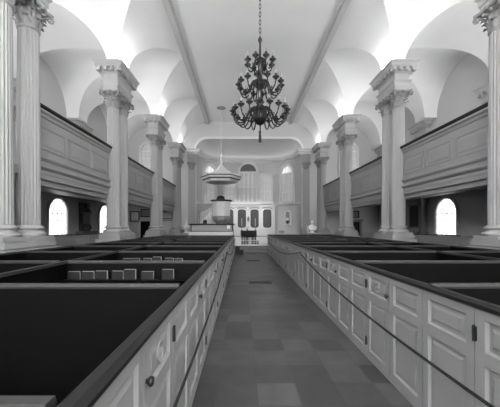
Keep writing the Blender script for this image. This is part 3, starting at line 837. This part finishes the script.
for c_ in cx:
    MB().tube([(c_ - .45, .0, zr(3.42)), (c_ - .2, -.03, zr(3.52)), (c_, -.04, zr(3.48)), (c_ + .2, -.03, zr(3.52)), (c_ + .45, .0, zr(3.42))], .035, 6).build('garland', M['gallery'], rd)
bs = thing('wall_bracket', (XC, RY - .06, 2.35), 'small dark ornament on a bracket between the two middle altar tablets', 'bracket')
MB().lathe([(.02, -.25), (.08, -.12), (.13, -.05), (.14, 0), (.1, .02)], 14, (0, -.12, 0)).build('bracket', M['slab'], bs)
MB().lathe([(.08, .02), (.11, .10), (.08, .2), (.03, .26), (.05, .32), (.001, .36)], 12, (0, -.12, 0)).build('urn', M['darkmarble'], bs)

AY = YE + 1.4
structure(MB().box(XC - 1.3, XC + 1.3, AY - .9, AY + .8, .28, .38).build('floor_altar_step', M['darkcarpet']))
al = thing('altar_table', (XC, AY, .38), 'altar table under a dark cloth behind the white altar rail', 'table')
MB().box(-.68, .68, -.35, .35, .86, .92).build('table_top', M['darkwood'], al)
for a in (-.6, .6):
    for b in (-.28, .28): MB().box(a - .04, a + .04, b - .04, b + .04, 0, .86).build('leg', M['darkwood'], al)
m = MB().box(-.72, .72, -.39, .39, .92, .945)
for i in range(12):
    x0 = -.72 + .12 * i; d = .012 if i % 2 else .0
    m.frustum([(x0, -.39 - d, .02), (x0 + .12, -.39 - (.012 - d), .02), (x0 + .12, -.37, .02), (x0, -.37, .02)], [(x0, -.39, .93), (x0 + .12, -.39, .93), (x0 + .12, -.37, .93), (x0, -.37, .93)])
tag(m.build('altar_cloth', M['cloth']), 'dark cloth falling over the front of the altar table', 'cloth').location = (XC, AY, .38)
for s in (-1, 1):
    c_ = thing('altar_candlestick', (XC + s * .62, AY + .12, 1.326), 'tall candlestick with a white candle on the altar, %s one' % SIDE[s], 'candlestick', 'altar candlesticks')
    MB().lathe([(.09, 0), (.09, .02), (.04, .06), (.02, .10), (.035, .2), (.02, .3), (.03, .38), (.05, .4), (.02, .42)], 14).build('stick', M['brass'], c_)
    MB().lathe([(.036, .40), (.036, 1.12), (.02, 1.13), (.003, 1.17)], 12).build('candle', M['candle'], c_)
v = thing('flower_vase', (XC - .12, AY - .05, 1.326), 'small dark vase holding pale flowers in the middle of the altar', 'vase')
MB().lathe([(.05, 0), (.07, .05), (.06, .12), (.03, .17), (.045, .2)], 14).build('vase', M['darkmarble'], v)
fl = MB()
for i in range(16):
    a = random.uniform(0, 2 * PI); r = random.uniform(.02, .15); z = .26 + random.uniform(0, .16)
    fl.sphere((r * math.cos(a), r * math.sin(a) * .7, z), .04, 8, 5); fl.tube([(0, 0, .18), (r * math.cos(a) * .6, r * math.sin(a) * .4, z - .03)], .006, 5)
o = fl.build('flowers', M['palecloth'], v); o['kind'] = 'stuff'

ar = thing('altar_rail', (XC, 22.2, .28), 'white altar rail with a balustered gate section between solid panelled ends', 'railing')
MB().box(-.62, 3.4, -.07, .07, .66, .735).box(-.70, .62, -.07, .07, .66, .735).box(-1.2, -.62, -.07, .07, .66, .735).build('top_rail', M['column'], ar)
MB().box(-1.2, 3.4, -.06, .06, 0, .10).build('bottom_rail', M['white'], ar)
for a, b in ((-1.2, -.66), (.72, 1.30), (1.38, 2.35), (2.43, 3.4)):
    m = MB().box(a, b, -.03, .03, .10, .66)
    m.frustum([(a + .08, -.03, .18), (b - .08, -.03, .18), (b - .08, -.03, .58), (a + .08, -.03, .58)], [(a + .12, -.05, .22), (b - .12, -.05, .22), (b - .12, -.05, .54), (a + .12, -.05, .54)])
    m.build('solid_panel', M['white'], ar)
for a in (-.70, .0, .70): MB().box(a - .05, a + .05, -.055, .055, .1, .66).build('post', M['white'], ar)
for a in (-.65, .05):
    MB().box(a, a + .6, -.02, .02, .37, .41).build('middle_rail', M['white'], ar)
    for i in range(5):
        x = a + .06 + .12 * i
        MB().lathe([(.02, .10), (.02, .14), (.012, .16), (.024, .25), (.014, .36), (.024, .38), (.014, .42), (.024, .52), (.012, .6), (.02, .62), (.02, .66)], 10, (x, 0, 0)).build('baluster', M['white'], ar)

# niche with a small statue on the right of the apse, and the pale seat near it
x = 3.78
nx, ny, na = X(1, x), YE + depth(x) - .06, -.86
nc = thing('wall_niche', (nx, ny, 2.0), 'pale arched niche in the curved chancel wall right of the altar screen', 'niche', rz=na)
ring_prism(MB(), arched(.38, -.08, .85), arched(.28, .0, .85), -.12, .02).build('surround', M['white'], nc)
MB().prism(arched(.28, .0, .85), 'y', -.02, .0).build('niche_back', M['gallery'], nc)
MB().box(-.40, .40, -.26, .02, -.16, -.08).build('sill', M['white'], nc)
stt = thing('niche_urn', (nx - .10, ny - .14, 1.93), 'white flower-filled urn with a dark base standing in the arched niche', 'urn', rz=na)
MB().lathe([(.10, 0), (.11, .03), (.05, .08), (.12, .18), (.15, .28), (.16, .32)], 16).build('urn', M['darkmarble'], stt)
m = MB()
for i in range(14):
    a = random.uniform(0, 2 * PI); m.sphere((.11 * math.cos(a), .09 * math.sin(a), .36 + random.uniform(0, .24)), .06, 8, 5)
o = m.build('flowers', M['marble'], stt); o['kind'] = 'stuff'
ch = thing('chancel_chair', (X(1, 3.0), YE + 1.1, .28), 'pale open-backed seat standing on the chancel floor right of the altar', 'chair')
MB().box(-.32, .32, -.25, .25, .42, .48).build('seat', M['white'], ch)
for a in (-.29, .29):
    for b in (-.22, .22): MB().box(a - .03, a + .03, b - .03, b + .03, 0, .42 if b < 0 else 1.05).build('leg', M['white'], ch)
MB().box(-.32, .32, .2, .24, .86, 1.05).box(-.32, .32, .2, .24, .6, .68).build('backrest', M['gallery'], ch)

# ------------------------------------------------------------------ memorial busts before the chancel wall
def bust(loc, label, rz, cat, spire=False):
    t = thing('memorial_bust', loc, label, cat, rz=rz)
    MB().box(-.42, .42, -.22, .22, 0, .86).box(-.47, .47, -.27, .27, .86, .94).box(-.46, .46, -.26, .26, 0, .1).build('pedestal', M['slab'], t)
    z0 = .94
    if not spire:
        m = MB()
        secs = [(.20, .14, .0, 0), (.14, .11, .08, 0), (.16, .12, .14, 0), (.30, .16, .24, 0), (.36, .17, .34, 0), (.36, .16, .44, 0), (.28, .14, .52, 0), (.12, .11, .57, 0), (.075, .08, .61, -.01), (.072, .078, .66, -.02), (.085, .10, .70, -.035), (.10, .125, .76, -.03), (.105, .135, .83, -.02), (.10, .13, .89, -.01), (.07, .09, .94, 0), (.02, .03, .965, 0)]
        n = 20; vs = []
        for rx, ry, z, oy in secs:
            for k in range(n):
                a = 2 * PI * k / n; nose = .022 if (z in (.76,) and k == 15) else 0
                vs.append((rx * math.cos(a), oy + ry * math.sin(a) - nose, z0 + z))
        fs = [(i * n + k, i * n + (k + 1) % n, (i + 1) * n + (k + 1) % n, (i + 1) * n + k) for i in range(len(secs) - 1) for k in range(n)]
        m.add(vs, fs, True); m.add(vs[:n], [tuple(range(n))]); m.add(vs[-n:], [tuple(range(n))])
        m.tube([(0, -.145, z0 + .80), (0, -.185, z0 + .765), (0, -.15, z0 + .75)], .018, 6)   # nose
        m.tube([(-.04, -.14, z0 + .715), (.04, -.14, z0 + .715)], .008, 5)
        for e in (-1, 1): m.sphere((e * .105, 0, z0 + .79), .03, 8, 5, (.5, 1, 1.2)); m.tube([(e * .02, -.143, z0 + .825), (e * .065, -.125, z0 + .825)], .008, 5)
        m.build('bust', M['marble'], t)
        m = MB().tube([(-.36, -.06, z0 + .42), (-.2, -.18, z0 + .3), (.05, -.2, z0 + .22), (.3, -.14, z0 + .26)], .05, 8)
        m.tube([(.36, -.06, z0 + .42), (.2, -.17, z0 + .36), (0, -.2, z0 + .2)], .04, 8).build('drapery', M['marble'], t)
    else:
        MB().lathe([(.20, 0), (.22, .04), (.10, .10), (.07, .14), (.22, .22), (.33, .34), (.34, .42), (.26, .48), (.30, .50), (.28, .54), (.14, .60), (.05, .66), (.06, .72), (.035, .80), (.03, .95), (.001, 1.05)], 22, (0, 0, z0)).build('urn', M['marble'], t)
        m = MB()
        for e in (-1, 1): m.tube([(e * .30, 0, z0 + .5), (e * .42, 0, z0 + .46), (e * .42, 0, z0 + .32), (e * .26, 0, z0 + .26)], .025, 7)
        m.build('handle', M['marble'], t)
    return t
bust((5.37, 23.15, .28), 'white marble bust with draped shoulders by the far right column pair', 0, 'bust')
o = bust((-4.33, 23.15, .28), 'white marble urn with a slender finial by the far left column pair', 0, 'urn', True); o.name = 'memorial_urn'

# candle on a staff rising from the right pews
cs = thing('processional_candle', (3.48, 16.0, .03), 'white candle on a slim staff rising from the right-hand pews before the bust', 'candle')
MB().tube([(0, 0, 0), (0, 0, 1.38)], .012, 8).lathe([(.12, 0), (.12, .03), (.03, .05)], 12).build('staff', M['column'], cs)
MB().lathe([(.05, 1.34), (.055, 1.37), (.052, 1.38), (.052, 1.66), (.04, 1.675), (.004, 1.69)], 14).build('candle', M['candle'], cs)

# ------------------------------------------------------------------ under the galleries
mo = thing('wall_monument', (X(-1, WX), 20.3, 0), 'dark marble monument with grey tablet and carved figure on the left wall', 'monument', rz=PI / 2)
# local -y faces the nave after rotation
MB().box(-.95, .95, -.42, 0, 0, 1.28).box(-1.02, 1.02, -.5, 0, 1.28, 1.38).build('base', M['slab'], mo)
MB().box(-.62, .62, -.12, 0, 1.38, 3.3).build('back_slab', M['darkmarble'], mo)
MB().box(-.42, .5, -.2, -.12, 1.88, 2.58).build('tablet', M['slab'], mo)
MB().box(-.58, .64, -.26, -.1, 2.58, 2.68).build('cornice', M['slab'], mo)
m = MB()
for i in range(11):
    m.sphere((random.uniform(-.45, .5), -.2, 1.62 + random.uniform(-.14, .14)), .12, 10, 6, (1.2, .7, 1))
m.build('carved_relief', M['darkmarble'], mo)
m = MB().lathe([(.20, 0), (.26, .06), (.22, .18), (.10, .27), (.07, .32), (.10, .38), (.11, .46), (.08, .53), (.001, .56)], 16, (.0, -.2, 2.68))
m.tube([(-.2, -.2, 2.75), (-.45, -.22, 2.72), (-.62, -.2, 2.5), (-.6, -.2, 2.1), (-.5, -.2, 1.8)], [.10, .11, .09, .08, .06], 8)
m.tube([(.2, -.2, 2.85), (.4, -.22, 2.76), (.55, -.2, 2.72)], [.1, .08, .05], 8)
m.build('carved_figure', M['darkmarble'], mo)

def frame_on_end(x0, x1, z0, z1, label, mat='slab', fm='darkwood', cat='tablet', name='framed_tablet'):
    cx_ = (x0 + x1) / 2; w = (x1 - x0) / 2; h = z1 - z0
    t = thing(name, (cx_, YE, z0), label, cat)
    MB().box(-w, -w + .07, -.06, 0, 0, h).box(w - .07, w, -.06, 0, 0, h).box(-w + .07, w - .07, -.06, 0, 0, .07).box(-w + .07, w - .07, -.06, 0, h - .07, h).build('frame', M[fm], t)
    MB().box(-w + .07, w - .07, -.03, 0, .07, h - .07).build('panel', M[mat], t)
    return t
frame_on_end(-9.7, -8.92, 2.08, 3.02, 'pale square tablet in a dark frame on the end wall left of the door', 'marble')
frame_on_end(-8.82, -7.85, 2.52, 3.2, 'wide grey tablet hung over the left aisle doorway', 'slab')
frame_on_end(-7.0, -6.05, 2.35, 3.0, 'pale tablet on the end wall between the middle and far left columns', 'marble')
frame_on_end(9.45, 10.1, 2.45, 3.05, 'small grey picture in a dark frame over the white mantel, right aisle end', 'slab', cat='picture', name='framed_picture')
structure(MB().box(-10.7, -5.4, YE - .03, YE, 2.18, 2.28).build('trim_8', M['gallery']))
structure(MB().box(-10.7, -8.98, YE - .025, YE, 0, 2.18).box(-7.7, -5.4, YE - .025, YE, 0, 2.18).build('trim_9', M['lowwall']))
d = structure(MB().box(-8.94, -8.82, -.08, 0, 0, 2.28).box(-7.86, -7.74, -.08, 0, 0, 2.28).box(-8.82, -7.86, -.08, 0, 2.16, 2.28).build('door_1', M['white'])); d.location = (0, YE, 0)
m = MB().box(-8.82, -7.86, -.05, 0, 0, 2.16)
for zz0, zz1 in ((.15, .9), (1.0, 2.05)):
    for xa in (-8.74, -8.3): m.frustum([(xa, -.05, zz0), (xa + .36, -.05, zz0), (xa + .36, -.05, zz1), (xa, -.05, zz1)], [(xa + .04, -.065, zz0 + .04), (xa + .32, -.065, zz0 + .04), (xa + .32, -.065, zz1 - .04), (xa + .04, -.065, zz1 - .04)])
m.build('door_leaf', M['darkwood'], d)
mt = thing('mantelpiece', (9.75, YE, 0), 'white mantelpiece surround with a dark opening at the right aisle end', 'mantel')
MB().box(-.52, -.36, -.2, 0, 0, 2.1).box(.36, .52, -.2, 0, 0, 2.1).build('jamb', M['gallery'], mt)
MB().box(-.58, .58, -.28, 0, 2.1, 2.3).build('shelf', M['gallery'], mt)
MB().box(-.36, .36, -.04, 0, 0, 2.1).build('opening', M['black'], mt)
# square post under the right gallery, dark memorial on the right wall
gp = thing('gallery_post', (X(1, WX - .30), 19.25, 0), 'grey square post with a capital under the right gallery', 'post', kind='thing')
MB().box(-.17, .17, -.17, .17, 1.35, 3.05).build('shaft', M['gallery'], gp)
MB().box(-.25, .25, -.25, .25, 0, 1.2).box(-.22, .22, -.22, .22, 1.2, 1.35).build('base', M['gallery'], gp)
MB().frustum([(-.18, -.18, 3.05), (.18, -.18, 3.05), (.18, .18, 3.05), (-.18, .18, 3.05)], [(-.27, -.27, 3.3), (.27, -.27, 3.3), (.27, .27, 3.3), (-.27, .27, 3.3)]).box(-.28, .28, -.28, .28, 3.3, 3.5).build('capital', M['gallery'], gp)
dm = thing('wall_tablet', (X(1, WX), 20.7, 1.6), 'dark memorial tablet on the right wall beyond the square post', 'tablet', rz=-PI / 2)
MB().box(-.5, .5, -.06, 0, .1, 1.5).build('panel', M['tablet'], dm)
MB().box(-.58, .58, -.14, 0, 0, .1).box(-.58, .58, -.14, 0, 1.5, 1.62).build('cornice', M['slab'], dm)

# ------------------------------------------------------------------ lamps concealed on top of the column entablatures
def uplight(loc, rot, sx, sy, e):
    l = bpy.data.lights.new('cornice_uplight', 'AREA'); l.shape = 'RECTANGLE'; l.size = sx; l.size_y = sy; l.energy = e
    o = bpy.data.objects.new('cornice_uplight', l); COL.objects.link(o); o.location = loc; o.rotation_euler = rot
for s in (-1, 1):
    for y in PIERS + [PIERS[0] - BAY, PIERS[0] - 2 * BAY]:
        uplight((X(s, 5.44), y, 8.42), (0, PI + s * 1.2, 0), .2, 1.3, UPLIGHT * (.45 if y > 20 else 1))

# fill spots added behind the chancel arch to brighten the altar screen
for s in (-1, 1):
    l = bpy.data.lights.new('chancel_fill', 'SPOT'); l.energy = 210; l.spot_size = 1.0; l.spot_blend = .9; l.shadow_soft_size = .25
    o = bpy.data.objects.new('chancel_fill', l); COL.objects.link(o); o.location = (X(s, 4.05), YE + .55, 4.9)
    o.rotation_euler = (Vector((X(-s, .8), YE + 3.1, 1.7)) - o.location).to_track_quat('-Z', 'Y').to_euler()

# ------------------------------------------------------------------ world, camera, settings
w = bpy.data.worlds.new('World'); S.world = w; w.use_nodes = True
bg = w.node_tree.nodes['Background']; bg.inputs[0].default_value = (1, 1, 1, 1); bg.inputs[1].default_value = .3
cam = bpy.data.cameras.new('Camera'); co = bpy.data.objects.new('Camera', cam); COL.objects.link(co)
co.location = (0, 0, 1.7); co.rotation_euler = (PI / 2, 0, 0)
cam.sensor_width = 36; cam.lens = 36 * 300 / 500
cam.shift_x = (250 - 242.5) / 500; cam.shift_y = (226.5 - 203.5) / 500
cam.clip_start = .05; cam.clip_end = 200
S.camera = co
S.view_settings.view_transform = 'Standard'; S.view_settings.look = 'None'; S.view_settings.gamma = 1
S.view_settings.use_curve_mapping = False
S.view_settings.exposure = 1.75
try:
    S.cycles.max_bounces = 10; S.cycles.diffuse_bounces = 6; S.cycles.glossy_bounces = 3
    S.cycles.sample_clamp_indirect = 6; S.cycles.use_denoising = True
    S.cycles.caustics_reflective = False; S.cycles.caustics_refractive = False
except Exception: pass
